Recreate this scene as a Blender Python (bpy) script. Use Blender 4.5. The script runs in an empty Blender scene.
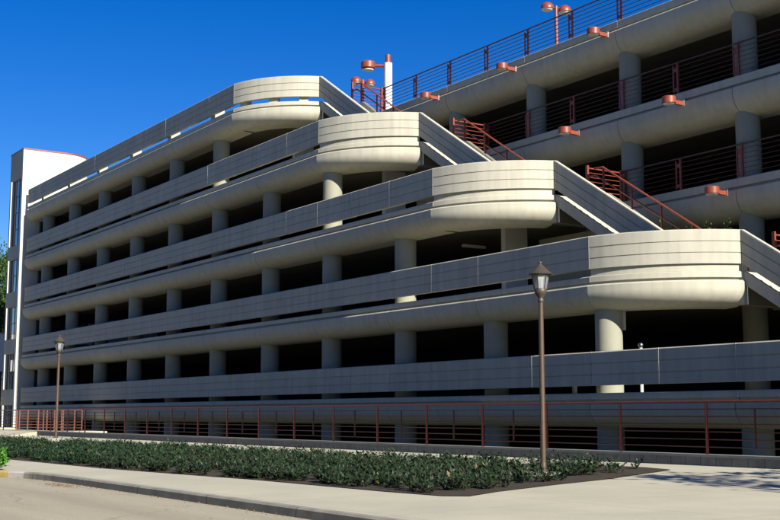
import bpy, bmesh, math, random
from math import sin, cos, tan, radians as R, pi, atan, degrees
from mathutils import Vector
random.seed(7)
S = bpy.context.scene
COL = S.collection

# ------------------------------------------------------------------ camera, sky, sun, exposure
FPX = 1215.0
TH = atan(155 / FPX)
A0 = atan(800 * cos(TH) / FPX)
cam = bpy.data.cameras.new('camera'); camo = bpy.data.objects.new('camera', cam); COL.objects.link(camo)
cam.sensor_width = 36; cam.lens = FPX / 780 * 36; cam.clip_start = 0.1; cam.clip_end = 4000
fw = Vector((-cos(A0) * cos(TH), sin(A0) * cos(TH), sin(TH)))
camo.rotation_euler = fw.to_track_quat('-Z', 'Y').to_euler(); camo.location = (0, 0, 0)
S.camera = camo
SUN_EL, SUN_AZ = 28.0, 0.15          # azimuth from +X towards +Y (behind the facade plane)
W = bpy.data.worlds.new('World'); S.world = W; W.use_nodes = True
nt = W.node_tree; nt.nodes.clear()
sky = nt.nodes.new('ShaderNodeTexSky'); sky.sky_type = 'NISHITA'; sky.sun_disc = False
sky.sun_elevation = R(SUN_EL); sky.sun_rotation = R(90 - SUN_AZ)
sky.air_density = 1.0; sky.dust_density = 0.0; sky.ozone_density = 5.0; sky.altitude = 600
hs = nt.nodes.new('ShaderNodeHueSaturation'); hs.inputs['Hue'].default_value = 0.517; hs.inputs['Saturation'].default_value = 1.34; hs.inputs['Value'].default_value = 1.14
bg = nt.nodes.new('ShaderNodeBackground'); bg.inputs[1].default_value = 0.05
wo = nt.nodes.new('ShaderNodeOutputWorld')
nt.links.new(sky.outputs[0], hs.inputs['Color']); nt.links.new(hs.outputs[0], bg.inputs[0]); nt.links.new(bg.outputs[0], wo.inputs[0])
sun = bpy.data.lights.new('sun', 'SUN'); suno = bpy.data.objects.new('sun', sun); COL.objects.link(suno)
sun.energy = 5.0; sun.angle = R(0.5); sun.color = (1.0, 0.935, 0.79)
sd = Vector((cos(R(SUN_EL)) * cos(R(SUN_AZ)), cos(R(SUN_EL)) * sin(R(SUN_AZ)), sin(R(SUN_EL))))
suno.rotation_euler = sd.to_track_quat('Z', 'Y').to_euler(); suno.location = (30, 0, 60)
S.view_settings.view_transform = 'Standard'; S.view_settings.look = 'None'
S.view_settings.exposure = 1.10; S.view_settings.gamma = 1.0; S.view_settings.use_curve_mapping = False

# ------------------------------------------------------------------ materials
ALB = .74
def mat(name, col, rough=0.8, noise=0.0, nscale=1.0, stretch=(1, 1, 1), col2=None, bump=0.0, bscale=20.0,
        metal=0.0, fine=0.0, spec=0.5, extra=None, trans=0.0, coat=0.0):
    col = tuple(v * ALB for v in col); col2 = tuple(v * ALB for v in col2) if col2 else None
    m = bpy.data.materials.new(name); m.use_nodes = True; t = m.node_tree; n = t.nodes; l = t.links
    p = n['Principled BSDF']; p.inputs['Roughness'].default_value = rough; p.inputs['Metallic'].default_value = metal
    p.inputs['Specular IOR Level'].default_value = spec
    p.inputs['Base Color'].default_value = (*col, 1)
    p.inputs['Transmission Weight'].default_value = trans
    p.inputs['Coat Weight'].default_value = coat
    g = n.new('ShaderNodeNewGeometry'); mp = n.new('ShaderNodeMapping'); mp.inputs['Scale'].default_value = stretch
    l.new(g.outputs['Position'], mp.inputs[0])
    c = None
    if noise > 0 or col2:
        c2 = col2 or tuple(v * (1 - noise) for v in col)
        a = n.new('ShaderNodeTexNoise'); a.inputs['Scale'].default_value = nscale; a.inputs['Detail'].default_value = 5
        a.inputs['Roughness'].default_value = 0.62; l.new(mp.outputs[0], a.inputs[0])
        r = n.new('ShaderNodeValToRGB'); r.color_ramp.elements[0].position = .32; r.color_ramp.elements[1].position = .68
        r.color_ramp.elements[0].color = (*c2, 1); r.color_ramp.elements[1].color = (*col, 1)
        l.new(a.outputs[0], r.inputs[0]); c = r.outputs[0]
    if fine > 0:
        f = n.new('ShaderNodeTexNoise'); f.inputs['Scale'].default_value = 45; f.inputs['Detail'].default_value = 3
        l.new(g.outputs['Position'], f.inputs[0])
        mr = n.new('ShaderNodeMapRange'); mr.inputs[1].default_value = .25; mr.inputs[2].default_value = .75
        mr.inputs[3].default_value = 1 - fine; mr.inputs[4].default_value = 1 + fine * .5
        l.new(f.outputs[0], mr.inputs[0])
        mx = n.new('ShaderNodeVectorMath'); mx.operation = 'SCALE'
        if c: l.new(c, mx.inputs[0])
        else: mx.inputs[0].default_value = col
        l.new(mr.outputs[0], mx.inputs['Scale']); c = mx.outputs[0]
    if extra: c = extra(t, c, g)
    if c: l.new(c, p.inputs['Base Color'])
    if bump > 0:
        b = n.new('ShaderNodeTexNoise'); b.inputs['Scale'].default_value = bscale; b.inputs['Detail'].default_value = 6
        l.new(g.outputs['Position'], b.inputs[0]); bn = n.new('ShaderNodeBump'); bn.inputs['Strength'].default_value = bump
        bn.inputs['Distance'].default_value = .02
        l.new(b.outputs[0], bn.inputs['Height']); l.new(bn.outputs[0], p.inputs['Normal'])
    return m

def streaks(amount):
    """rain marks and grime running down precast concrete"""
    def f(t, c, g):
        n = t.nodes; l = t.links
        mp = n.new('ShaderNodeMapping'); mp.inputs['Scale'].default_value = (5, 5, .35); l.new(g.outputs['Position'], mp.inputs[0])
        a = n.new('ShaderNodeTexNoise'); a.inputs['Scale'].default_value = 1.0; a.inputs['Detail'].default_value = 6
        l.new(mp.outputs[0], a.inputs[0])
        mr = n.new('ShaderNodeMapRange'); mr.inputs[1].default_value = .4; mr.inputs[2].default_value = .75
        mr.inputs[3].default_value = 1.0; mr.inputs[4].default_value = 1 - amount; l.new(a.outputs[0], mr.inputs[0])
        mx = n.new('ShaderNodeVectorMath'); mx.operation = 'SCALE'; l.new(c, mx.inputs[0]); l.new(mr.outputs[0], mx.inputs['Scale'])
        oi = n.new('ShaderNodeObjectInfo'); m2 = n.new('ShaderNodeMapRange'); m2.inputs[3].default_value = .98; m2.inputs[4].default_value = 1.03
        l.new(oi.outputs['Random'], m2.inputs[0])
        m3 = n.new('ShaderNodeVectorMath'); m3.operation = 'SCALE'; l.new(mx.outputs[0], m3.inputs[0]); l.new(m2.outputs[0], m3.inputs['Scale'])
        # larger damp patches
        b = n.new('ShaderNodeTexNoise'); b.inputs['Scale'].default_value = .55; b.inputs['Detail'].default_value = 4; l.new(g.outputs['Position'], b.inputs[0])
        m4 = n.new('ShaderNodeMapRange'); m4.inputs[1].default_value = .5; m4.inputs[2].default_value = .72; m4.inputs[3].default_value = 1.0; m4.inputs[4].default_value = .93
        l.new(b.outputs[0], m4.inputs[0])
        m5 = n.new('ShaderNodeVectorMath'); m5.operation = 'SCALE'; l.new(m3.outputs[0], m5.inputs[0]); l.new(m4.outputs[0], m5.inputs['Scale'])
        return m5.outputs[0]
    return f

def cracks(dark, scale):
    def f(t, c, g):
        n = t.nodes; l = t.links
        no = n.new('ShaderNodeTexNoise'); no.inputs['Scale'].default_value = 1.3; no.inputs['Detail'].default_value = 5; l.new(g.outputs['Position'], no.inputs[0])
        ad = n.new('ShaderNodeVectorMath'); ad.operation = 'MULTIPLY_ADD'; l.new(no.outputs['Color'], ad.inputs[0]); ad.inputs[1].default_value = (1.2, 1.2, 0); l.new(g.outputs['Position'], ad.inputs[2])
        vo = n.new('ShaderNodeTexVoronoi'); vo.feature = 'DISTANCE_TO_EDGE'; vo.inputs['Scale'].default_value = scale; l.new(ad.outputs[0], vo.inputs['Vector'])
        mr = n.new('ShaderNodeMapRange'); mr.inputs[1].default_value = .0; mr.inputs[2].default_value = .007; mr.inputs[3].default_value = dark; mr.inputs[4].default_value = 1
        l.new(vo.outputs['Distance'], mr.inputs[0])
        mx = n.new('ShaderNodeVectorMath'); mx.operation = 'SCALE'; l.new(c, mx.inputs[0]); l.new(mr.outputs[0], mx.inputs['Scale'])
        return mx.outputs[0]
    return f

def grid_lines(sx, sy, width, dark, offx=0.0, offy=0.0):
    """tooled joints of a concrete pavement, in world metres"""
    def f(t, c, g):
        n = t.nodes; l = t.links
        sp = n.new('ShaderNodeSeparateXYZ'); l.new(g.outputs['Position'], sp.inputs[0])
        outs = []
        for k, (s, o) in enumerate(((sx, offx), (sy, offy))):
            if not s: continue
            ad = n.new('ShaderNodeMath'); ad.operation = 'ADD'; ad.inputs[1].default_value = 1000 * s + o; l.new(sp.outputs[k], ad.inputs[0])
            mo = n.new('ShaderNodeMath'); mo.operation = 'MODULO'; mo.inputs[1].default_value = s; l.new(ad.outputs[0], mo.inputs[0])
            lt = n.new('ShaderNodeMath'); lt.operation = 'LESS_THAN'; lt.inputs[1].default_value = width; l.new(mo.outputs[0], lt.inputs[0])
            outs.append(lt.outputs[0])
        v = outs[0]
        if len(outs) > 1:
            mxx = n.new('ShaderNodeMath'); mxx.operation = 'MAXIMUM'; l.new(outs[0], mxx.inputs[0]); l.new(outs[1], mxx.inputs[1]); v = mxx.outputs[0]
        mr = n.new('ShaderNodeMapRange'); mr.inputs[3].default_value = 1; mr.inputs[4].default_value = dark; l.new(v, mr.inputs[0])
        mx = n.new('ShaderNodeVectorMath'); mx.operation = 'SCALE'; l.new(c, mx.inputs[0]); l.new(mr.outputs[0], mx.inputs['Scale'])
        return mx.outputs[0]
    return f

M = {}
M['concrete'] = mat('precast_concrete', (.56, .54, .455), .82, .10, 1.1, (1, 1, .6), bump=.12, bscale=30, fine=.07, extra=streaks(.17))
M['seal'] = mat('joint_sealant', (.64, .62, .53), .8, .5, 1.5, (1, 1, .8))
M['nose'] = mat('smooth_concrete', (.575, .555, .455), .75, .08, .8, (1, 1, .6), bump=.08, bscale=22, fine=.05, extra=streaks(.15))
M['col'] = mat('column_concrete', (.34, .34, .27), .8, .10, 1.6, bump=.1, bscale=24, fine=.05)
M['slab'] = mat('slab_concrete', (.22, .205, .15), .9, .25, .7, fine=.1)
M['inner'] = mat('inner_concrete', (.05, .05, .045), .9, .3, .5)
M['tower'] = mat('tower_concrete', (.68, .67, .60), .8, .06, .9, (1, 1, .5), fine=.03, extra=grid_lines(0, 0, 0, 1) if False else None)
M['red'] = mat('red_paint', (.32, .066, .034), .42, .22, 3.0, fine=.06)
M['redbrown'] = mat('weathered_red_paint', (.17, .045, .024), .5, .30, 4.0, fine=.08)
M['darkrail'] = mat('dark_handrail', (.07, .030, .028), .45)
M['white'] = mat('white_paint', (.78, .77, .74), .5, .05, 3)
M['brown'] = mat('brown_lamp_paint', (.105, .066, .045), .45, .25, 6, fine=.08)
M['bronze'] = mat('bronze_cap_paint', (.075, .062, .042), .5, .25, 8)
M['glass'] = mat('lantern_glass', (.82, .86, .90), .12, trans=.75)
M['bulb'] = mat('bulb_glass', (.9, .9, .86), .2)
M['window'] = mat('window_glass', (.012, .022, .07), .06, spec=.9, coat=.4)
M['frame'] = mat('dark_frame', (.03, .028, .03), .5)
M['paving'] = mat('pale_concrete_paving', (.58, .55, .425), .88, .12, .55, col2=(.48, .455, .36), fine=.12, bump=.15, bscale=40,
                  extra=grid_lines(3.05, 3.05, .03, .80, 1.0, .5))
M['road'] = mat('old_asphalt', (.49, .44, .33), .92, .2, .32, (.16, 2.1, 1), col2=(.36, .32, .24), fine=.30, bump=.4, bscale=60, extra=cracks(.55, .3))
M['kerb'] = mat('kerb_concrete', (.40, .385, .33), .85, .35, 2.5, fine=.15, extra=grid_lines(3.05, 0, .035, .5))
M['yellow'] = mat('yellow_kerb_paint', (.62, .43, .09), .7, .3, 4, col2=(.42, .33, .14), fine=.15)
M['whitekerb'] = mat('white_kerb_paint', (.62, .6, .56), .7, .3, 5, fine=.1)
M['mulch'] = mat('bark_mulch', (.060, .036, .017), .95, .5, 7, col2=(.014, .010, .006), fine=.4, bump=.9, bscale=38)
M['court'] = mat('mossy_court', (.065, .07, .045), .95, .4, .8)
M['soil'] = mat('grass_ground', (.055, .075, .03), .95, .4, .15, fine=.15)
M['blocks'] = mat('grey_block', (.25, .25, .235), .85, .3, 3.2, col2=(.16, .16, .15), fine=.2, bump=.3, bscale=50,
                  extra=grid_lines(.41, 0, .022, .5))
M['coping'] = mat('block_coping', (.36, .355, .33), .8, .2, 3, fine=.1)
M['leaf'] = mat('shrub_leaf', (.038, .074, .030), .52, 0, 5.5, col2=(.012, .030, .014), spec=.25, fine=.3)
M['leafb'] = mat('yellowed_leaf', (.22, .15, .06), .5, .2, 5)
M['treeleaf'] = mat('tree_leaf', (.10, .19, .035), .5, 0, 1.4, col2=(.045, .10, .022), fine=.2)
M['evergreen'] = mat('evergreen_leaf', (.035, .055, .025), .7, .4, 1)
M['brightleaf'] = mat('bright_leaf', (.13, .36, .035), .45, 0, 5, col2=(.07, .22, .03))
M['bark'] = mat('bark', (.12, .09, .065), .9, .4, 6)
M['twig'] = mat('twig', (.035, .024, .016), .9)
M['bwhite'] = mat('white_render', (.80, .80, .78), .8, .04, .5)
M['bdark'] = mat('dark_glazing', (.02, .035, .05), .2)
M['tyre'] = mat('tyre_rubber', (.02, .02, .02), .9)
M['vanblue'] = mat('pale_blue_car_paint', (.32, .52, .72), .25, coat=.6)
M['vanwhite'] = mat('white_car_paint', (.75, .77, .8), .25, coat=.6)
M['chrome'] = mat('chrome', (.25, .26, .28), .35, metal=1)

# ------------------------------------------------------------------ mesh builder
class MB:
    def __init__(s): s.v = []; s.f = []; s.m = []
    def add(s, vs, fs, mi=0):
        o = len(s.v); s.v += [tuple(p) for p in vs]; s.f += [tuple(i + o for i in f) for f in fs]; s.m += [mi] * len(fs); return s
    def box(s, x0, x1, y0, y1, z0, z1, mi=0):
        return s.add([(x0, y0, z0), (x1, y0, z0), (x1, y1, z0), (x0, y1, z0), (x0, y0, z1), (x1, y0, z1), (x1, y1, z1), (x0, y1, z1)],
                     [(0, 3, 2, 1), (4, 5, 6, 7), (0, 1, 5, 4), (1, 2, 6, 5), (2, 3, 7, 6), (3, 0, 4, 7)], mi)
    def tube(s, a, b, r0, r1=None, n=10, cap=True, mi=0):
        r1 = r0 if r1 is None else r1
        a = Vector(a); b = Vector(b); d = (b - a).normalized()
        u = d.orthogonal().normalized(); w = d.cross(u); vs = []
        for c, r in ((a, r0), (b, r1)):
            for k in range(n):
                t = 2 * pi * k / n; vs.append(c + u * (r * cos(t)) + w * (r * sin(t)))
        fs = [(k, (k + 1) % n, n + (k + 1) % n, n + k) for k in range(n)]
        if cap: fs += [tuple(range(n))[::-1], tuple(range(n, 2 * n))]
        return s.add(vs, fs, mi)
    def lathe(s, prof, n=20, c=(0, 0, 0), mi=0, phase=0.0):
        vs = []; m = len(prof)
        for k in range(n):
            t = 2 * pi * k / n + phase
            for r, z in prof: vs.append((c[0] + r * cos(t), c[1] + r * sin(t), c[2] + z))
        fs = []
        for k in range(n):
            k2 = (k + 1) % n
            for j in range(m - 1): fs.append((k * m + j, k2 * m + j, k2 * m + j + 1, k * m + j + 1))
        fs.append(tuple(k * m for k in range(n))[::-1]); fs.append(tuple(k * m + m - 1 for k in range(n)))
        return s.add(vs, fs, mi)
    def sweep(s, path, norms, prof, zb, caps=True, mi=0):
        """prof: closed polygon of (outward, z); path points and outward unit normals in plan"""
        vs = []; m = len(prof)
        for (x, y), (nx, ny) in zip(path, norms):
            for o, z in prof: vs.append((x + nx * o, y + ny * o, zb + z))
        fs = []
        for i in range(len(path) - 1):
            for j in range(m):
                j2 = (j + 1) % m; fs.append((i * m + j, (i + 1) * m + j, (i + 1) * m + j2, i * m + j2))
        if caps: fs += [tuple(range(m)), tuple(range((len(path) - 1) * m, len(path) * m))[::-1]]
        return s.add(vs, fs, mi)
    def prism(s, poly, z0, z1, mi=0):
        n = len(poly); vs = [(x, y, z0) for x, y in poly] + [(x, y, z1) for x, y in poly]
        return s.add(vs, [tuple(range(n))[::-1], tuple(range(n, 2 * n))] + [(k, (k + 1) % n, n + (k + 1) % n, n + k) for k in range(n)], mi)
    def prismY(s, poly, y0, y1, mi=0):
        n = len(poly); vs = [(x, y0, z) for x, z in poly] + [(x, y1, z) for x, z in poly]
        return s.add(vs, [tuple(range(n)), tuple(range(n, 2 * n))[::-1]] + [(k, n + k, n + (k + 1) % n, (k + 1) % n) for k in range(n)], mi)

def root_of(o):
    while o.parent: o = o.parent
    return o
def obj(name, mb, m, parent=None, smooth=False, fix=True):
    off = Vector((0, 0, 0))
    if parent: off = root_of(parent).location
    me = bpy.data.meshes.new(name)
    me.from_pydata([(v[0] - off.x, v[1] - off.y, v[2] - off.z) for v in mb.v], [], mb.f)
    for x in (m if isinstance(m, (list, tuple)) else [m]): me.materials.append(x)
    if any(mb.m): me.polygons.foreach_set('material_index', mb.m)
    if fix:
        b = bmesh.new(); b.from_mesh(me); bmesh.ops.recalc_face_normals(b, faces=b.faces); b.to_mesh(me); b.free()
    if smooth:
        me.polygons.foreach_set('use_smooth', [True] * len(me.polygons))
        try: me.set_sharp_from_angle(angle=R(smooth if smooth is not True else 35))
        except Exception: pass
    me.update()
    o = bpy.data.objects.new(name, me); COL.objects.link(o)
    if parent: o.parent = parent
    return o
def tag(o, label=None, cat=None, group=None, kind=None):
    if label: o['label'] = label
    if cat: o['category'] = cat
    if group: o['group'] = group
    if kind: o['kind'] = kind
    return o
def thing(name, label, cat, loc=(0, 0, 0), group=None):
    o = bpy.data.objects.new(name, None); COL.objects.link(o); o.location = loc; o.empty_display_size = .3
    return tag(o, label, cat, group)
def struct(name, mb, m, smooth=False): return tag(obj(name, mb, m, None, smooth), kind='structure')
def copy_tree(o, parent=None):
    c = o.copy(); COL.objects.link(c); c.parent = parent
    for ch in list(o.children): copy_tree(ch, c)
    return c

# ------------------------------------------------------------------ dimensions (metres, eye at z = 0)
H = 3.27; P0 = 1.75; YF = 23.3; YB = 29.6; WB = 5.16; X0 = -20.25; XL = -79.5; XR = 14.0; YBK = 62.0
P = lambda n: P0 + H * n                     # parapet top of deck n
F = lambda n: P(n) - 1.15                    # floor of deck n
XS = {0: -17.67, 1: -25.41, 2: -33.05, 3: -40.83, 4: -48.55}      # where the straight front ends
PH0, PH1, RA = R(10), R(68), 4.3
def arc(n, k=18):
    cx = XS[n] - RA * sin(PH0); cy = YF + RA * cos(PH0); pts = []; ns = []
    for i in range(k + 1):
        a = PH0 + (PH1 - PH0) * i / k
        pts.append((cx + RA * sin(a), cy - RA * cos(a))); ns.append((sin(a), -cos(a)))
    return pts, ns
XC = {n: arc(n)[0][-1][0] for n in XS}; YC = arc(0)[0][-1][1]
XRL = {n: -30.57 + 7.74 * (2 - n) for n in range(5)}
YI = 28.0
COLX = [X0 - WB * k for k in range(-6, 12)]

# ------------------------------------------------------------------ ground
PROF = [(-400, -1.28), (8.6, -1.28), (10, -1.24), (16, -1.18), (18, -1.10), (19.1, -1.03), (500, -1.03)]
def gz(y):
    for (a, za), (b, zb) in zip(PROF, PROF[1:]):
        if y <= b: return za + (zb - za) * (y - a) / (b - a)
    return PROF[-1][1]
def draped(name, poly, m, dz=0.0, kind=True):
    bm = bmesh.new(); bm.faces.new([bm.verts.new((x, y, 0)) for x, y in poly])
    for yy, _ in PROF[1:-1]:
        bmesh.ops.bisect_plane(bm, geom=bm.verts[:] + bm.edges[:] + bm.faces[:], plane_co=(0, yy, 0), plane_no=(0, 1, 0))
    for v in bm.verts: v.co.z = gz(v.co.y) + dz
    bmesh.ops.recalc_face_normals(bm, faces=bm.faces)
    if sum(f.normal.z for f in bm.faces) < 0: bmesh.ops.reverse_faces(bm, faces=bm.faces)
    me = bpy.data.meshes.new(name); bm.to_mesh(me); bm.free(); me.materials.append(m)
    o = bpy.data.objects.new(name, me); COL.objects.link(o)
    return tag(o, kind='structure')
# kerb line, from right to left, smoothed
kp = [(70, 8.5), (30, 8.5), (0, 8.5), (-13, 8.5), (-20, 8.58), (-25, 8.63), (-27.2, 8.6), (-28.3, 8.35), (-29.6, 7.75), (-31.5, 6.8),
      (-35, 5.6), (-42, 5.0), (-60, 5.0), (-140, 5.0)]
def chaikin(p, it=2):
    for _ in range(it):
        q = [p[0]]
        for a, b in zip(p, p[1:]):
            q += [(a[0] * .75 + b[0] * .25, a[1] * .75 + b[1] * .25), (a[0] * .25 + b[0] * .75, a[1] * .25 + b[1] * .75)]
        q.append(p[-1]); p = q
    return p
kp = chaikin(kp)
def knorm(p):
    out = []
    for i in range(len(p)):
        a = p[max(0, i - 1)]; b = p[min(len(p) - 1, i + 1)]
        d = Vector((b[0] - a[0], b[1] - a[1])).normalized(); out.append((-d.y, d.x))   # towards the road (-y)
    return [(x if y < 0 else -x, y if y < 0 else -y) for x, y in out]
kn = knorm(kp)
kerb_prof = [(0, -.30), (0, .0), (.12, .0), (.15, -.03), (.16, -.30)]
def kerb_piece(name, lo, hi, m):
    idx = [i for i, p in enumerate(kp) if lo - 1e-6 <= p[0] <= hi + 1e-6]
    mb = MB().sweep([kp[i] for i in idx], [kn[i] for i in idx], kerb_prof, -1.279)
    struct(name, mb, m)
xa = min((p[0] for p in kp if p[0] > -27.9)); xb = max((p[0] for p in kp if p[0] < -28.45))
kerb_piece('kerb', xa, 100, M['kerb']); kerb_piece('painted_kerb', xb, xa, M['whitekerb']); kerb_piece('yellow_kerb', -200, xb, M['yellow'])
draped('sidewalk', [(x, y) for x, y in kp] + [(-140, 19.1), (70, 19.1)], M['paving'])
r = MB(); r.add([(-400, -5, -1.425), (300, -5, -1.425), (300, 9.3, -1.425), (-400, 9.3, -1.425)], [(0, 1, 2, 3)])
struct('road', r, M['road'])
g = MB()
def gq(x0, x1, y0, y1, z): g.add([(x0, y0, z), (x1, y0, z), (x1, y1, z), (x0, y1, z)], [(0, 1, 2, 3)])
gq(-1500, -79.75, 19.1, 1500, -1.05); gq(XR, 1500, 19.1, 1500, -1.05); gq(-79.75, XR, YBK, 1500, -1.05)
gq(-1500, -140, -300, 19.1, -1.06 - .3); gq(70, 1500, -300, 19.1, -1.36); gq(-1500, 1500, -1500, -300, -1.45)
gq(-400, 300, -300, -5, -1.40)
struct('ground', g, M['soil'])
g = MB(); g.add([(-79.75, 19.3, -2.68), (XR, 19.3, -2.68), (XR, YBK, -2.68), (-79.75, YBK, -2.68)], [(0, 1, 2, 3)])
struct('sunken_court_floor', g, M['court'])
# planting bed
bed = [(-95, 9.9), (-40, 9.85), (-28.1, 10.07), (-23.7, 10.45), (-21.3, 10.7), (-16.7, 10.82), (-15.3, 10.95), (-15.0, 11.25), (-15.52, 12.2), (-16.26, 14.07), (-17.05, 16.4),
       (-17.35, 17.6), (-17.5, 18.13), (-18.4, 18.3), (-20.0, 18.3), (-22, 17.7), (-27, 17.0), (-40, 16.6), (-95, 16.4)]
draped('mulch_bed', bed, M['mulch'], .012)

# ------------------------------------------------------------------ the parking garage
garage = thing('parking_garage', 'pale concrete multi-storey parking garage whose rounded decks step down like ship decks', 'building', (-50, 30, -2.68))
panel_prof = [(-.16, 0), (-.03, 0), (0, -.03), (0, -.318), (-.022, -.322), (-.022, -.345), (0, -.349), (0, -.628), (-.022, -.632), (-.022, -.655), (0, -.659), (0, -.94), (-.16, -.94)]
def nose_prof(top, d_ledge, d_white, bottom, depth, ceil):
    pr = [(-1.1, top), (-.02, top), (0, top - .02), (0, d_ledge), (-.09, d_ledge - .01), (-.09, d_white + .035), (.04, d_white + .032), (.085, d_white - .012)]
    z1 = d_white - .16; hh = z1 - bottom
    for k in range(0, 13):
        t = k / 12 * pi / 2
        pr.append((.085 - (depth) * (1 - cos(t)), z1 - hh * sin(t)))
    pr += [(-1.1, bottom), (-1.1, ceil)]
    return pr
NP = nose_prof(-1.15, -1.315, -1.425, -2.09, .62, -1.70)
NPB = nose_prof(.23, -.035, -.15, -1.03, .80, -.50)

def straight(x0, x1, y=YF): return [(x0, y), (x1, y)], [(0, -1), (0, -1)]
for n in range(5):
    mb = MB()
    ap, an = arc(n)
    ins = [(x - nx * .05, y - ny * .05) for (x, y), (nx, ny) in zip(ap, an)]
    # slab sits inside the beams
    inner = [(x - nx * 1.1, y - ny * 1.1) for (x, y), (nx, ny) in zip(ap, an)]
    poly = [(XL + .02, YF + 1.1)] + inner + [(XC[n] - .02, inner[-1][1]), (XC[n] - .02, YI), (XRL[n] + .3, YI), (XRL[n] + .3, YB + 1.1), (XR, YB + 1.1), (XR, YBK), (XL + .02, YBK)]
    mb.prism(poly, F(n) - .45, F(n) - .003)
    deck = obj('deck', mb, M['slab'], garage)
    # edge beams of each bay (joints at the column lines)
    xs = [XL]
    for c in sorted(COLX):
        if XL + 1 < c < XS[n] - .5: xs.append(c)
    xs.append(XS[n])
    for a, b in zip(xs, xs[1:]):
        p, q = straight(a + (.012 if a != XL else 0), b - (.012 if b != XS[n] else .0))
        obj('edge_beam', MB().sweep(p, q, NP, P(n)).box(b - .02, b + .02, YF - .004, YF + .03, P(n) - 1.32, P(n) - 1.17, 1), [M['nose'], M['seal']], deck, 40)
    obj('edge_beam', MB().sweep(ap, an, NP, P(n)), M['nose'], deck, 40)
    if 0 < n < 4:
        obj('upstand', MB().sweep(ap, an, [(-.18, -.94), (-.075, -.94), (-.075, -1.14), (-.18, -1.14)], P(n)), M['nose'], deck, 40)
    # parapet panels, half a bay each
    js = [XL] + [X0 - WB / 2 * k for k in range(30, -12, -1) if XL + .3 < X0 - WB / 2 * k < XS[n] - .4] + [XS[n]]
    for a, b in zip(js, js[1:]):
        dy = random.uniform(-.004, .004)
        p, q = straight(a + .010, b - .010, YF + dy)
        p = [(p[0][0], p[0][1]), (p[1][0] - .02, p[1][1]), (p[1][0], p[1][1] + .02)]; q = [(0, -1)] * 3
        obj('parapet_panel', MB().sweep(p, q, panel_prof, P(n)).box(b - .018, b + .006, YF - .003, YF + .05, P(n) - .93, P(n) - .01, 1), [M['concrete'], M['seal']], deck)
    obj('parapet_panel', MB().sweep(ap, an, panel_prof, P(n)), M['concrete'], deck, 30)
    # brackets that hold the panels off the deck
    if n == 4:
        for c in sorted(COLX):
            if XL < c < XS[n]: obj('panel_support', MB().box(c - .1, c + .35, YF + .17, YF + .65, F(n), F(n) + .8), M['nose'], deck)
        for k in (2, 9, 15):
            (x, y), (nx, ny) = ap[k], an[k]; q_ = MB(); tx, ty = -ny, nx
            q_.prism([(x - nx * .17 + tx * .2, y - ny * .17 + ty * .2), (x - nx * .17 - tx * .2, y - ny * .17 - ty * .2), (x - nx * .5 - tx * .2, y - ny * .5 - ty * .2), (x - nx * .5 + tx * .2, y - ny * .5 + ty * .2)], F(n), F(n) + .8)
            obj('panel_support', q_, M['nose'], deck)
    if n == 0: obj('panel_support', MB().box(-27.22, -27.12, 24.2, 24.3, F(0), F(0) + .9), M['white'], deck)
    # end wall of the prow soffit under the stair head
    eb = MB().box(XC[n] - .4, XC[n] - .02, YC + .14, YI, F(n) - .9, F(n) - .01)
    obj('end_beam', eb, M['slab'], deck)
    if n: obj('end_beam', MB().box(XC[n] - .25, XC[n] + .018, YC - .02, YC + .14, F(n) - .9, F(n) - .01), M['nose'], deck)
    # rear part: edge beams above the stair zone, bay by bay
    xb_ = [XRL[n]] + [c for c in sorted(COLX) if XRL[n] + .6 < c < XR] + [XR]
    for a, b in zip(xb_, xb_[1:]):
        p, q = straight(a + .012, b - .012, YB)
        obj('edge_beam', MB().sweep(p, q, NPB, F(n)).box(b - .02, b + .02, YB - .004, YB + .03, F(n) - .04, F(n) + .19, 1), [M['nose'], M['seal']], deck, 40)
    # strip between stairwell and the return of the rail
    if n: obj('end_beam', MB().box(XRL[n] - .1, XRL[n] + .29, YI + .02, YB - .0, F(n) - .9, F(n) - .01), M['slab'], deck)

# columns
def column(x, y, z0, z1):
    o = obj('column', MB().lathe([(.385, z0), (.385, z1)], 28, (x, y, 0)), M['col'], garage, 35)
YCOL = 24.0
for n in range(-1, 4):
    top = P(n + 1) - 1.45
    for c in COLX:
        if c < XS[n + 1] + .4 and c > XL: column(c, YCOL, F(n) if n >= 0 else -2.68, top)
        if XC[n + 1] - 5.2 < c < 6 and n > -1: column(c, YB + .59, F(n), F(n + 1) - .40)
obj('downpipe', MB().box(-25.92, -25.80, 24.95, 25.05, 2.45, 3.25), M['white'], garage)
obj('white_strip', MB().box(-36.06, -35.9, 26.75, 27.75, 6.2, 6.30), M['white'], garage)  # plain white strip below the deck slab
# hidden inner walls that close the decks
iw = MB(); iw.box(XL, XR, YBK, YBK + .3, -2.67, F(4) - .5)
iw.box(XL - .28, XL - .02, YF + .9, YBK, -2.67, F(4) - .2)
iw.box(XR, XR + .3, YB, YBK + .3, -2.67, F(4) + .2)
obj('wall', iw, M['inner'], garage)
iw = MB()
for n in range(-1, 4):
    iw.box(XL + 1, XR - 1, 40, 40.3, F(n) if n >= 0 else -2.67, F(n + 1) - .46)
obj('inner_wall', iw, M['inner'], garage)
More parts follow.
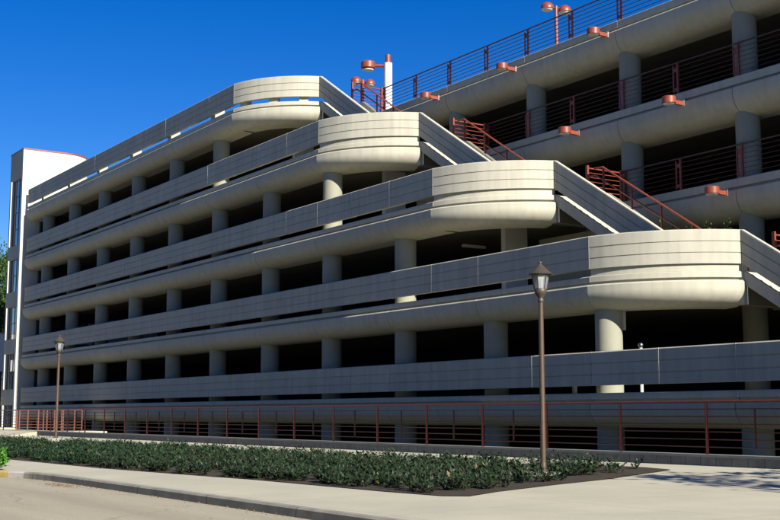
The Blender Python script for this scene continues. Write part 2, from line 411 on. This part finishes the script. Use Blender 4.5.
# pier and inner stair walls
def stair(n):
    f1 = F(n); f0 = F(n - 1); x0 = XC[n]; run = 5.25; N = 18; ri = (f1 - f0) / N; tr = run / N
    sl = (f1 - f0) / run
    y0, y1 = YC + .135, YI - .08
    pts = [(x0 - .01, f1 - .36), (x0 - .01, f1 - .004)]
    for k in range(N):
        pts.append((x0 + tr * k + .0, f1 - ri * k - (.004 if k == 0 else 0))) if k else None
        pts.append((x0 + tr * k, f1 - ri * (k + 1)))
        pts.append((x0 + tr * (k + 1), f1 - ri * (k + 1)))
    pts.append((x0 + run, f0 + .02)); pts.append((x0 + run - .3, f0 + .01))
    cl = []
    for p in pts:
        if not cl or (abs(p[0] - cl[-1][0]) + abs(p[1] - cl[-1][1])) > 1e-4: cl.append(p)
    flight = obj('stair_flight', MB().prismY(cl, y0, y1), M['nose'], garage)
    # outer parapet, three bands, following the slope
    par = MB()
    d = 2.5 / 1
    xe = x0 + run + .35
    def slab(zt, zb, ya, yb, xa, xb):
        par.prismY([(xa, f1 + zt - (xa - x0) * sl), (xb, f1 + zt - (xb - x0) * sl), (xb, f1 + zb - (xb - x0) * sl), (xa, f1 + zb - (xa - x0) * sl)], ya, yb)
    ya = YC - .045
    par.prismY([(x0 + .005, f1 + 1.15 - .001), (xe, f1 + 1.15 - (xe - x0) * sl), (xe, f1 + .21 - (xe - x0) * sl), (x0 + .005, f1 + .21)], ya + .024, ya + .16)
    for zt, zb in ((1.12, .832), (.801, .522), (.491, .212)): slab(zt, zb, ya, ya + .022, x0 + .006, xe - .003)
    slab(1.148, 1.118, ya + .006, ya + .022, x0 + .006, xe - .003)
    obj('stair_parapet', par, M['concrete'], flight)
    # stringer with a stepped top
    st = [(x0 + .02, f1 - .34), (x0 + .02, f1 - .10)]
    for k in range(1, N + 1):
        st.append((x0 + tr * k - .12, f1 - .10 - ri * (k - 1) - .09)); st.append((x0 + tr * k - .12, f1 - .10 - ri * k + .015))
    st = [(x0 + .02, f1 - .36), (x0 + .02, f1 + .01)]
    for k in range(N):
        xx = x0 + .02 + tr * (k + .7)
        st.append((xx, f1 + .01 - sl * (xx - x0 - .02) + .0)); st.append((xx, f1 + .01 - sl * (xx - x0 - .02) + .02)); st.append((xx + tr * .3, f1 + .01 - sl * (xx + tr * .3 - x0 - .02)))
    st += [(x0 + run, f0 - .02), (x0 + run, f0 - .36)]
    obj('stringer', MB().prismY(st, YC + .0, YC + .13), M['concrete'], flight)
    # inner wall/stringer
    obj('stringer', MB().prismY([(x0 - .0, f1 - .36), (x0 - .0, f1 + .25), (x0 + .3, f1 + .22), (x0 + run, f0 + .28), (x0 + run, f0 + .02), (x0 + run - .3, f0 + .02)], YI - .07, YI + .07), M['nose'], flight)
    # handrail: two sloping rails and posts on the inner side
    hr = MB(); yy = YI
    a = Vector((x0 - .35, yy, f1 + 1.17)); b = Vector((x0 + .05, yy, f1 + 1.15)); c = Vector((x0 + run, yy, f0 + 1.15)); e = Vector((x0 + run + .8, yy, f0 + 1.15))
    hr.tube(a, b, .033); hr.tube(b, c, .033); hr.tube(c, e, .033)
    lo = Vector((0, 0, -.40)); hr.tube(Vector((x0 - .7, yy, f1 + .93)), Vector((x0 - .3, yy, f1 + .93)), .03)
    hr.tube(Vector((x0 - .3, yy, f1 + .93)), c + lo, .03); hr.tube(c + lo, e + lo, .03)
    ho = obj('handrail', hr, M['red'], flight, 60)
    for k in range(5):
        x = x0 + .08 + k * 1.3; zt = f1 + 1.14 - max(0, x - x0) * sl; 
        obj('post', MB().box(x - .02, x + .02, yy - .03, yy + .03, zt - .92, zt), M['red'], flight)
    e2 = e + Vector((0, 0, 0)); obj('post', MB().tube((e.x, yy, f0), (e.x, yy, f0 + 1.15), .03), M['red'], flight)
    if n > 1:
        w = MB().prismY([(x0 - 3.4, f0), (x0 - 3.4, F(n) - .91), (x0 - .05, F(n) - .91), (x0 + .1, f1 - .37), (x0 + run - 1.0, f0 + .25), (x0 + run - 1.0, f0)], YI - .10 + .19, YI + .25)
        obj('stair_wall', w, M['nose'], garage)
        obj('pier', MB().box(x0 - 3.65, x0 - 3.42, YI - 1.45, YI - .45, f0, F(n) - .46), M['white'], garage)  # white paint stands in for sunlight on the pier
for n in (4, 3, 2, 1): stair(n)

# rails of the rear decks
def rail_post(x, y, z0, h, par, m, double=True):
    mb = MB().box(x + .02, x + .085, y - .03, y + .03, z0 - .02, z0 + h - .02)
    if double: mb.box(x - .16, x - .115, y - .02, y + .02, z0 + .06, z0 + h - .08); mb.box(x - .115, x + .02, y - .01, y + .01, z0 + .10, z0 + .22); mb.box(x - .115, x + .02, y - .01, y + .01, z0 + h - .3, z0 + h - .18)
    return obj('post', mb, m, par)
for n in (4, 3, 2, 1):
    z0 = F(n) + .23; h = 1.08; xa_ = XRL[n]; xe_ = XR - .2; y = YB + .1
    mb = MB()
    for k in range(1, 7): mb.tube((xa_, y, z0 + h * k / 7), (xe_, y, z0 + h * k / 7), .015 if n == 4 else .009, n=6)
    mr = M['darkrail']
    rl = obj('deck_railing', mb, mr, garage)
    obj('top_rail', MB().tube((xa_ - .05, y, z0 + h), (xe_, y, z0 + h), .030, n=8), mr, rl)
    k = 0; x = xa_ + .08
    while x < -8:
        rail_post(x, y, z0, h, rl, M['red']); x += WB / 2; k += 1
    # return of the rail to the stair head
    mb = MB()
    for k in range(1, 8): mb.tube((xa_ + .04, YI, F(n) + .16 + 1.12 * k / 7.2), (xa_ + .04, y, F(n) + .16 + 1.12 * k / 7.2), .013 if k < 7 else .028, n=8)
    rr = obj('return_railing', mb, M['red'], rl)
    for yy in (YI, y - .12): obj('post', MB().box(xa_ - .01, xa_ + .09, yy - .035, yy + .035, F(n), F(n) + 1.34), M['red'], rl)

# ------------------------------------------------------------------ stair tower at the far end
tw = []
TX0, TX1, TY, TZ = -82.85, -80.0, 23.03, 17.62
wins = [(11.24, 15.75), (8.13, 10.32), (4.96, 7.12), (1.67, 4.01), (-1.02, .64)]
mb = MB()
poly = [(TX0, TY + .42), (TX1, TY + .42), (TX1, 26.0)] + [(TX1 - 2.0 * (1 - cos(R(a))), 26.0 + 2.0 * sin(R(a))) for a in range(10, 91, 10)] + [(TX0, 28.0)]
mb.prism(poly, -1.2, TZ)
WX0, WX1 = TX0 + .42, TX1 - .28
zs = [-1.2] + [v for w in reversed(wins) for v in w] + [TZ]
mb.box(TX0, WX0, TY, TY + .42, -1.2, TZ, 1); mb.box(WX1, TX1, TY, TY + .42, -1.2, TZ, 0)
for a, b in zip(zs[::2], zs[1::2]): mb.box(WX0, WX1, TY + .003, TY + .42, a, b, 1)
tower = obj('stair_tower', mb, [M['tower'], M['concrete']], garage)
for a, b in wins:
    w = obj('window', MB().box(WX0, WX1, TY + .13, TY + .17, a, b), M['window'], garage)
    obj('sun_catch_fin', MB().box(WX0 - .02, WX0 + .10, TY - .08, TY + .12, a + .01, b - .01), M['tower'], w)  # pale fin added in front of the jamb to catch the sun
    fr = MB(); xw = WX1 - WX0
    for k in range(1, 4): x = WX0 + xw * k / 3; fr.box(x - .035, x + .035, TY + .105, TY + .129, a, b)
    nn = max(1, round((b - a) / 1.1))
    for k in range(nn + 1): z = a + (b - a) * k / nn; fr.box(WX0, WX1, TY + .11, TY + .127, z - .03, z + .03)
    obj('window_frame', fr, M['frame'], w)
cp = MB(); pl = [(TX0, TY), (TX1, TY)] + poly[2:]
pn = [(0, -1), (1, 0)] + [(1, 0)] + [(cos(R(a)), sin(R(a))) for a in range(10, 91, 10)] + [(0, 1)]
cp.prism([(x + a * .03, y + b * .03) for (x, y), (a, b) in zip(pl, pn)], TZ, TZ + .10)
obj('coping', cp, M['red'], garage)
for z in (13.0, 9.65):
    mb = MB(); vs = []
    for k in range(24):
        t = 2 * pi * k / 24; vs.append((TX0 - .02 + .34 * cos(t), z + .62 * sin(t)))
    obj('rounded_beam_end', MB().prismY(vs, TY + .6, TY + 1.0), M['tower'], garage)

# ------------------------------------------------------------------ low block wall, landing and front railing
XW = -62.6
wall = thing('low_wall', 'low dark grey block wall carrying the red railing in front of the garage', 'wall', (-30, 19.2, -1.05))
obj('blocks', MB().box(XW, XR, 19.1, 19.38, -2.67, -.85), M['blocks'], wall)
obj('coping', MB().box(XW, XR, 19.08, 19.40, -.85, -.80), M['coping'], wall)
land = thing('entrance_landing', 'pale concrete landing and ramp leading to the far stair tower door', 'ramp', (-70, 18, -1.1))
mb = MB(); mb.prism([(-85, 19.12), (XW - .01, 19.12), (XW - .01, 20.35), (-79.7, 20.35), (-79.7, 23.1), (-85, 23.1)], -1.2, -.82)
obj('slab', mb, M['paving'], land)
mb = MB(); mb.add([(-95, 16.9, -1.16), (XW + .6, 16.9, -1.16), (XW + .6, 19.1, -.83), (-95, 19.1, -.83), (-95, 16.9, -1.2), (XW + .6, 16.9, -1.2), (XW + .6, 19.1, -1.2), (-95, 19.1, -1.2)],
                  [(0, 1, 2, 3), (4, 5, 6, 7), (0, 1, 5, 4), (1, 2, 6, 5), (2, 3, 7, 6), (3, 0, 4, 7)])
obj('ramp', mb, M['paving'], land)
obj('step', MB().box(XW - 3.2, XW - .3, 20.36, YF - .2, -1.05, -.86), M['paving'], land)

def front_rail(name, label, x0, x1, posts, y=19.2, zb=-.80, skip=()):
    t = thing(name, label, 'railing', ((x0 + x1) / 2, y, zb))
    for k in range(6):
        z = zb + 1.07 - .153 * (k + 1)
        obj('rail', MB().tube((x0, y, z), (x1, y, z), .0125, n=6), M['redbrown'], t)
    obj('top_rail', MB().tube((x0, y, zb + 1.07), (x1, y, zb + 1.07), .027, n=8), M['redbrown'], t)
    for x in posts: obj('post', MB().box(x - .018, x + .018, y - .03, y + .02, zb, zb + 1.05), M['red'], t)
    for a, b in zip(posts, posts[1:]):
        xm = (a + b) / 2
        if xm in skip or -23 < xm < -17.6: continue
        obj('stiffener', MB().box(xm - .012, xm + .012, y - .025, y + .015, zb + .14, zb + .92), M['redbrown'], t)
    return t
ps = [-17.51 - 2.51 * k for k in range(-9, 18)]
front_rail('railing', 'long red steel railing with thin rods standing on the low grey wall', XW + .5, 5.1, sorted(ps))
front_rail('railing', 'red railing at the far left running past the stair tower landing', -92, XW - 3.4, [XW - 3.4 - 2.51 * k for k in range(11, -1, -1)], 19.2, -.82)
def side_rail(x, label):
    t = thing('railing', label, 'railing', (x, 21, -.85), 'short red railings beside the landing steps')
    for k in range(7): obj('rail', MB().tube((x, 19.25, -.82 + 1.07 - .153 * k), (x, 21.6, -.82 + 1.07 - .153 * k), .012 if k else .025), M['redbrown'], t)
    for y in (19.3, 19.75, 20.6, 21.2, 21.6): obj('post', MB().box(x - .02, x + .02, y - .03, y + .03, -.84, .24), M['redbrown'], t)
side_rail(XW, 'short red railing at the near side of the landing steps')
side_rail(XW - 3.3, 'short red railing at the far side of the landing steps, nearer the tower')

# ------------------------------------------------------------------ street lamps
lamp = thing('street_lamp', 'tall brown post lamp with glass lantern at the right end of the planting bed', 'street lamp', (0, 0, 0), 'brown lantern lamps in the planting bed')
obj('footing', MB().lathe([(.40, -.1), (.40, .05), (.37, .08)], 28), M['kerb'], lamp, 40)
obj('base_plate', MB().lathe([(.10, .08), (.10, .11), (.068, .13), (.060, .24), (.057, .26)], 16), M['brown'], lamp, 40)
obj('pole', MB().lathe([(.056, .15), (.053, 2.0), (.047, 3.44)], 20), M['brown'], lamp, 50)
lan = obj('lantern', MB().lathe([(.05, 3.42), (.062, 3.44), (.062, 3.48), (.05, 3.50), (.055, 3.52), (.10, 3.58), (.125, 3.63), (.125, 3.69), (.115, 3.70)], 24), M['bronze'], lamp, 50)
nz = 6
obj('glass', MB().lathe([(.118, 3.70), (.172, 3.985)], nz), M['glass'], lan)
obj('bulb', MB().lathe([(.02, 3.70), (.03, 3.76), (.045, 3.80), (.045, 3.86), (.02, 3.91)], 12), M['bulb'], lan, 60)
rb = MB()
for k in range(nz):
    t = 2 * pi * k / nz; rb.tube((.122 * cos(t), .122 * sin(t), 3.69), (.178 * cos(t), .178 * sin(t), 3.99), .010, n=6)
for k in range(nz):
    t = 2 * pi * k / nz; t2 = 2 * pi * (k + 1) / nz
    rb.tube((.178 * cos(t), .178 * sin(t), 3.985), (.178 * cos(t2), .178 * sin(t2), 3.985), .012, n=6)
obj('glazing_bars', rb, M['bronze'], lan)
obj('lantern_roof', MB().lathe([(.165, 3.97), (.235, 3.985), (.24, 4.0), (.19, 4.04), (.12, 4.11), (.065, 4.165), (.05, 4.18), (.028, 4.185), (.022, 4.20), (.034, 4.215), (.034, 4.235), (.012, 4.26)], 24), M['bronze'], lan, 50)
l2 = copy_tree(lamp); l2['label'] = 'distant brown post lamp in the hedge bed near the stair tower'
for c_ in l2.children:
    if c_.name.startswith('footing'): c_.location.z = .24
lamp.location = (-18.64, 15.78, -1.19); l2.location = (-46.2, 14.94, -1.19)
lamp.scale = (1.0, 1.0, 1.0); l2.rotation_euler = (0, R(.5), .3)

# ------------------------------------------------------------------ red drum lights on the rear fascia
WGRP = 'red drum lights on the rear deck edges'
dl = thing('wall_light', 'x', 'wall light', (0, 0, 0), WGRP)
obj('drum', MB().lathe([(.21, -.13), (.23, -.12), (.23, .09), (.215, .105), (.04, .11), (.04, .10)], 28, (0, -.66, 0)), M['red'], dl, 40)
obj('lens', MB().lathe([(.18, -.150), (.20, -.132)], 24, (0, -.66, 0)), M['bulb'], dl)
obj('arm', MB().box(-.05, .05, -.46, -.02, -.10, .03), M['red'], dl)
obj('mounting_plate', MB().box(-.07, .07, -.03, -.003, -.12, .08), M['white'], dl)
lights = [(4, -41.42, 'red drum light on the roof deck edge, just right of the highest visible stair'),
          (4, -36.2, 'red drum light under the roof rail, second from the sky end'),
          (4, -31.0, 'red drum light on the roof deck edge beyond the top of the view'),
          (3, -32.62, 'red drum light on the middle rear deck edge, left one of two'),
          (3, -27.5, 'red drum light on the middle rear deck edge, right one of two'),
          (2, -25.8, 'red drum light on the lowest visible rear deck edge beside the right stair')]
for i, (n, x, lab) in enumerate(lights):
    o = dl if i == 0 else copy_tree(dl)
    o.location = (x, YB - .075, F(n) - .17); o['label'] = lab

# ------------------------------------------------------------------ lamps on the roof deck
mast = thing('roof_light_mast', 'thick white roof mast with one red drum lamp on an arm', 'light mast', (-58.4, 38, F(4)))
zt = 20.95
obj('mast_pole', MB().lathe([(.25, F(4)), (.25, zt - .35)], 24, (-58.4, 38, 0)), M['white'], mast, 40)
obj('mast_cap', MB().lathe([(.16, zt - .35), (.16, zt + .15), (.12, zt + .17)], 20, (-58.4, 38, 0)), M['red'], mast, 40)
dv = Vector((-cos(A0) * .0 - .547, -.837, 0)).normalized()
a = Vector((-58.4, 38, zt - .55)); b = a + dv * .95
hd = obj('lamp_head', MB().lathe([(.38, -.24), (.42, -.22), (.42, .12), (.38, .16)], 24, (b.x - .1, b.y - .2, b.z + .12)), M['red'], mast, 40)
obj('lens', MB().lathe([(.30, -.36), (.33, -.305)], 24, (b.x - .1, b.y - .2, b.z + .12)), M['bulb'], hd)
obj('arm', MB().tube(a + Vector((0, 0, .05)), b + Vector((0, 0, .05)), .09), M['red'], mast)
def twin(x, y, top, label):
    t = thing('twin_roof_lamp', label, 'roof lamp', (x, y, F(4)), 'twin dome lamps on the roof deck')
    obj('pole', MB().tube((x, y, F(4)), (x, y, top - .25), .085), M['red'], t, 40)
    for s in (-1, 1):
        d = Vector((.547, .837, 0)) * (.42 * s); c = Vector((x, y, top - .45)) + d + Vector((0, 0, .08 if s < 0 else -.08))
        h = obj('dome', MB().lathe([(.33, -.02)] + [(.33 * cos(R(a)), .33 * sin(R(a))) for a in range(0, 91, 15)], 20, tuple(c)), M['red'], t, 40)
        obj('lens', MB().lathe([(.22, -.10), (.30, -.02)], 20, tuple(c)), M['bulb'], h)
    obj('crossbar', MB().tube(Vector((x, y, top - .35)) - Vector((.547, .837, -.08)) * .4, Vector((x, y, top - .35)) + Vector((.547, .837, -.08)) * .4, .05), M['red'], t)
twin(-61.19, 38, 20.5, 'red twin dome roof lamp beside the thick white mast')
twin(-43.4, 38, 20.0, 'red twin dome roof lamp above the roof rail at the top of the view')

# small standpipe behind the lowest parapet
sp = thing('standpipe', 'slim white post with a round chrome head behind the lowest parapet', 'post', (-24.47, 24.3, F(0)))
obj('pole', MB().tube((-24.47, 24.3, F(0)), (-24.47, 24.3, 1.86), .045), M['white'], sp, 40)
obj('head', MB().lathe([(.02, 1.84), (.06, 1.86), (.08, 1.92), (.06, 1.98), (.02, 2.0)], 16, (-24.47, 24.3, 0)), M['chrome'], sp, 60)

# ------------------------------------------------------------------ vans parked at the far end of deck 1
def van(label, x, y, z, paint):
    t = thing('parked_van', label, 'van', (x, y, z), 'vans parked on the second deck')
    def shape(k, hw): return None
    prof = [(0, .35), (0, 1.0), (.25, 1.12), (.9, 1.25), (1.5, 1.88), (4.6, 1.92), (4.8, 1.5), (4.85, .35)]
    bmx = MB(); vs = [(x - .9, y + a, z + b) for a, b in prof] + [(x + .9, y + a, z + b) for a, b in prof]; k = len(prof)
    bmx.add(vs, [tuple(range(k)), tuple(range(k, 2 * k))[::-1]] + [(i, k + i, k + (i + 1) % k, (i + 1) % k) for i in range(k)])
    body = obj('body', bmx, paint, t)
    obj('windscreen', MB().add([(x - .78, y + .99, z + 1.36), (x + .78, y + .99, z + 1.36), (x + .72, y + 1.44, z + 1.83), (x - .72, y + 1.44, z + 1.83)], [(0, 1, 2, 3)]), M['bdark'], t)
    for sx in (-1, 1):
        for yy in (.95, 3.9): obj('wheel', MB().tube((x + sx * .93, y + yy, z + .33), (x + sx * .72, y + yy, z + .33), .33, n=18), M['tyre'], t)
        obj('headlight', MB().box(x + sx * .7 - .15, x + sx * .7 + .15, y - .03, y + .02, z + .7, z + .9), M['bulb'], t)
        obj('side_window', MB().box(x + sx * .905 - .008, x + sx * .905 + .008, y + 1.6, y + 4.3, z + 1.3, z + 1.75), M['bdark'], t)
van('pale blue van nosed up to the parapet nearest the stair tower', -76.3 + .9, 24.6, F(1), M['vanblue'])
van('white van nosed up to the parapet one bay right of the blue van', -72.6, 24.6, F(1), M['vanwhite'])

# ------------------------------------------------------------------ foliage
def leaf_mesh(points, size, up_bias=.35, aspect=.5, rnd=random):
    """points: (x,y,z, outward vector) -> two-triangle folded leaves"""
    v = []; f = []
    for (x, y, z, d, s) in points:
        d = Vector(d); d = d.normalized() if d.length > 1e-3 else Vector((0, 0, 1))
        t = Vector((rnd.uniform(-1, 1), rnd.uniform(-1, 1), rnd.uniform(-1, 1) + up_bias))
        ax = (d + t * .7).normalized(); side = ax.cross(Vector((rnd.uniform(-.4, .4), rnd.uniform(-.4, .4), 1))).normalized()
        nrm = ax.cross(side); L = size * s; w = L * aspect; o = len(v); c = Vector((x, y, z))
        v += [c, c + ax * (L * .5) + side * (w * .5) + nrm * (w * .12), c + ax * L, c + ax * (L * .5) - side * (w * .5) + nrm * (w * .12)]
        f += [(o, o + 1, o + 2), (o, o + 2, o + 3)]
    return v, f
def leaf_obj(name, pts, size, m, parent=None, **k):
    v, f = leaf_mesh(pts, size, **k); mb = MB(); mb.v = [tuple(p) for p in v]; mb.f = f; mb.m = [0] * len(f)
    return obj(name, mb, m, parent, fix=False)
def inpoly(x, y, poly):
    c = False; j = len(poly) - 1
    for i in range(len(poly)):
        xi, yi = poly[i]; xj, yj = poly[j]
        if (yi > y) != (yj > y) and x < (xj - xi) * (y - yi) / (yj - yi) + xi: c = not c
        j = i
    return c
plants = [(-92, 10.1), (-40, 10.05), (-27, 10.25), (-20.8, 10.85), (-15.7, 11.15), (-16.0, 12.3), (-16.8, 14.2), (-17.75, 16.5), (-18.5, 17.9), (-20.5, 17.6),
          (-27, 16.5), (-40, 16.2), (-92, 16.0)]
rnd = random.Random(3)
pts = []; ypts = []; tw_ = MB()
def clump(x, y, s, nl):
    z0 = gz(y)
    h = rnd.uniform(.20, .31) * s; rr = rnd.uniform(.20, .36) * s
    nst = 6
    for k in range(nst):
        a = rnd.uniform(0, 2 * pi); q = rnd.uniform(.1, 1) * rr; tx = x + cos(a) * q; ty = y + sin(a) * q; tz = z0 + h * rnd.uniform(.55, 1.1)
        if x > -30: tw_.tube((x, y, z0), (tx, ty, tz), .006, .003, n=3, cap=False)
        for j in range(nl // nst):
            t = rnd.uniform(.12, 1.0); px = x + (tx - x) * t; py = y + (ty - y) * t; pz = z0 + (tz - z0) * t
            aa = rnd.uniform(0, 2 * pi)
            p = (px + rnd.gauss(0, .03), py + rnd.gauss(0, .03), pz + rnd.gauss(0, .02), (cos(aa), sin(aa), rnd.uniform(-.1, .7)), rnd.uniform(.6, 1.25))
            (ypts if rnd.random() < .004 else pts).append(p)
x = -92.0
while x < -15:
    dens = 12 if x > -45 else 8
    x += 1
    for k in range(int(dens * 8)):
        px = x + rnd.random(); py = rnd.uniform(10, 18)
        if inpoly(px, py, plants):
            if px > -32 and (sin(px * 2.1) + sin(py * 2.7 + px * .9)) > .75 and rnd.random() < .8: continue
            if (px + 18.2) ** 2 + (py - 15.2) ** 2 < .75 ** 2 or (px + 17.6) ** 2 + (py - 14.7) ** 2 < .5 ** 2: continue
            clump(px, py, rnd.uniform(.65, 1.25), 66 if px > -45 else 34)
for px, py in [(-18.3, 17.95), (-18.6, 17.7), (-17.9, 17.0)]: clump(px, py, .8, 40)
g_ = leaf_obj('low_shrub_planting', pts, .092, M['leaf']); tag(g_, kind='stuff', label='dense dark green low shrubs filling the mulch bed', cat='shrubs')
g_ = leaf_obj('yellowed_leaves', ypts, .11, M['leafb']); tag(g_, kind='stuff', label='scattered yellowed leaves among the low shrubs', cat='leaves')
g_ = obj('shrub_stems', tw_, M['twig'], None, fix=False); tag(g_, kind='stuff', label='thin brown stems of the low shrubs in the bed', cat='stems')
# dead leaves in the gutter and on the mulch
pts = []
for k in range(260):
    i = rnd.randrange(len(kp) - 1); 
    x = rnd.uniform(-30, -13); y = 8.40 - abs(rnd.gauss(0, .10)) if rnd.random() < .8 else 8.4 - rnd.uniform(0, 1.2)
    if x < -27.4: y -= (-27.4 - x) * .28
    pts.append((x, y, -1.42, (rnd.uniform(-1, 1), rnd.uniform(-1, 1), .1), rnd.uniform(.4, 1)))
for k in range(260): pts.append((-24.6 + rnd.gauss(0, .45), 8.1 + rnd.gauss(0, .12), -1.42, (rnd.uniform(-1, 1), rnd.uniform(-1, 1), .1), rnd.uniform(.4, 1)))
g_ = leaf_obj('leaf_litter', pts, .05, M['leafb']); tag(g_, kind='stuff', label='dry leaves blown along the gutter of the kerb', cat='leaves')

def shrub(name, label, cat, x, y, z, r, h, m, size, nl, group=None):
    t = thing(name, label, cat, (x, y, z), group); pp = []; st = MB()
    for k in range(14):
        a = rnd.uniform(0, 2 * pi); q = r * rnd.uniform(.2, .9); tx, ty, tz = x + cos(a) * q, y + sin(a) * q, z + h * rnd.uniform(.5, 1)
        st.tube((x, y, z), (tx, ty, tz), .012, .005, n=4)
        for j in range(nl // 14):
            u = rnd.uniform(.3, 1.05); b = rnd.uniform(0, 2 * pi)
            pp.append((x + (tx - x) * u + rnd.gauss(0, r * .12), y + (ty - y) * u + rnd.gauss(0, r * .12), z + (tz - z) * u + rnd.gauss(0, r * .1), (cos(b), sin(b), rnd.uniform(-.3, .8)), rnd.uniform(.6, 1.2)))
    leaf_obj('foliage', pp, size, m, t); obj('stem', st, M['twig'], t, fix=False)
    return t
shrub('bright_shrub', 'bright green leafy bush by the yellow kerb at the left picture edge', 'shrub', -29.05, 7.95, -1.28, .48, .46, M['brightleaf'], .13, 900)
# shrubs in the raised planter on deck 1
pl_ = thing('planter', 'long concrete planter box on the terrace behind the lowest rounded prow', 'planter', (-28, 28.9, F(1)))
obj('trough', MB().box(-33.2, -23.2, 28.45, 29.35, F(1), F(1) + .8), M['nose'], pl_); obj('soil', MB().box(-33.1, -23.3, 28.5, 29.3, F(1) + .79, F(1) + .82), M['mulch'], pl_)
PG = 'green shrubs growing in the terrace planter'
for i, (x, h, lab) in enumerate([(-32.4, 1.75, 'green planter shrub below the stringer of the middle stair, left of its parapet foot'), (-30.9, 1.65, 'green planter shrub seen just below the white stair gap'),
                  (-29.5, 1.75, 'green planter shrub at the foot of the sloping stair parapet'), (-28.3, 1.55, 'green planter shrub just right of the sloping parapet end'),
                  (-27.2, 1.45, 'green planter shrub under the lower end of the red handrail'), (-25.6, 1.25, 'green planter shrub near the right end of the terrace planter')]):
    shrub('planter_shrub', lab, 'shrub', x, 28.9, F(1) + .8, .5, h, M['treeleaf'], .13, 500, PG)

def tree(name, label, x, y, z, h, cr, cz, m, nleaf, size, seed, trunk_r=.2, sparse=False, levels=26):
    q = random.Random(seed); t = thing(name, label, 'tree', (x, y, z))
    tr = MB(); tr.tube((x, y, z), (x + .1, y, z + h * .35), trunk_r, trunk_r * .75, 12); tr.tube((x + .1, y, z + h * .35), (x, y + .1, z + h * .8), trunk_r * .75, trunk_r * .2, 10)
    pp = []; lb = MB()
    for k in range(levels):
        a = q.uniform(0, 2 * pi); b = q.uniform(-.5, 1); rr = cr * q.uniform(.45, 1) * math.sqrt(max(.1, 1 - b * b * .8))
        c = Vector((x + cos(a) * rr, y + sin(a) * rr, z + h * cz + b * h * (1 - cz) * .95))
        s0 = Vector((x, y, z + h * q.uniform(.3, .6))); lb.tube(s0, c, trunk_r * .3, trunk_r * .08, 6)
        cs = cr * q.uniform(.22, .42)
        for j in range(nleaf // levels):
            d = Vector((q.gauss(0, 1), q.gauss(0, 1), q.gauss(0, .7))); d *= cs * .55
            p = c + d; pp.append((p.x, p.y, p.z, d + Vector((0, 0, .1)), q.uniform(.6, 1.3)))
        if sparse:
            for j in range(5):
                d = Vector((q.gauss(0, 1), q.gauss(0, 1), q.gauss(0, .5))) * cs; lb.tube(c, c + d, trunk_r * .08, .01, 4)
    obj('trunk', tr, M['bark'], t, 40); obj('limbs', lb, M['bark'], t, fix=False); leaf_obj('crown', pp, size, m, t, rnd=q)
    return t
tree('leafy_tree', 'bright green leafy tree beyond the far left corner of the stair tower', -104, 28.6, -1.05, 14.5, 5.2, .62, M['treeleaf'], 26000, .30, 5, .3, levels=48)
tree('leafy_tree', 'darker green tree behind the white building at the far left', -132, 33, -1.05, 11, 5.5, .5, M['treeleaf'], 14000, .45, 9, .3, levels=40)
tree('sparse_tree', 'sparse young tree on the plaza right of the view that casts the dappled shadow', -6.1, 17.6, -1.1, 5.4, 1.7, .62, M['treeleaf'], 1100, .26, 11, .08, True, 15)

# white building beyond the tower at the left edge
wb = thing('white_building', 'plain white building with dark lower storey beyond the stair tower at the left picture edge', 'building', (-98, 22, -1.05))
obj('wall', MB().box(-106, -90, 20.0, 25.22, 3.15, 5.9), M['bwhite'], wb)
obj('ground_floor', MB().box(-105.8, -90.2, 20.2, 25.0, -1.05, 3.15), M['bdark'], wb)
obj('roof', MB().box(-106.1, -89.95, 19.9, 25.26, 5.9, 6.0), M['coping'], wb)
for k in range(3): obj('window', MB().box(-90.02, -89.97, 20.5 + k * 1.5, 21.5 + k * 1.5, 4.0, 5.1), M['bdark'], wb)
# unseen evergreens added behind the viewpoint to cut low sky and bounce light
q = random.Random(21); pp = []; tb = MB()
for k in range(26):
    cx = -100 + k * 5.2 + q.uniform(-1, 1); cy = -16 + q.uniform(-2, 2); hh = q.uniform(13, 17); tb.tube((cx, cy, -1.4), (cx, cy, hh - 3), .3, .1, 8)
    for j in range(900):
        u = q.random() ** .8; a = q.uniform(0, 2 * pi); rr = 4.2 * (1 - u * .75) * q.uniform(.6, 1)
        pp.append((cx + cos(a) * rr, cy + sin(a) * rr, -1 + (hh + 1) * u, (cos(a), sin(a), .1), q.uniform(.6, 1.3)))
g_ = leaf_obj('shade_evergreen_belt', pp, 1.1, M['evergreen'], rnd=q); tag(g_, kind='stuff', label='added belt of dark evergreens, out of view, that darkens the shaded facade', cat='trees')
g_ = obj('shade_evergreen_trunks', tb, M['bark'], None, fix=False); tag(g_, kind='stuff', label='trunks of the added evergreen belt that darkens the facade', cat='trees')
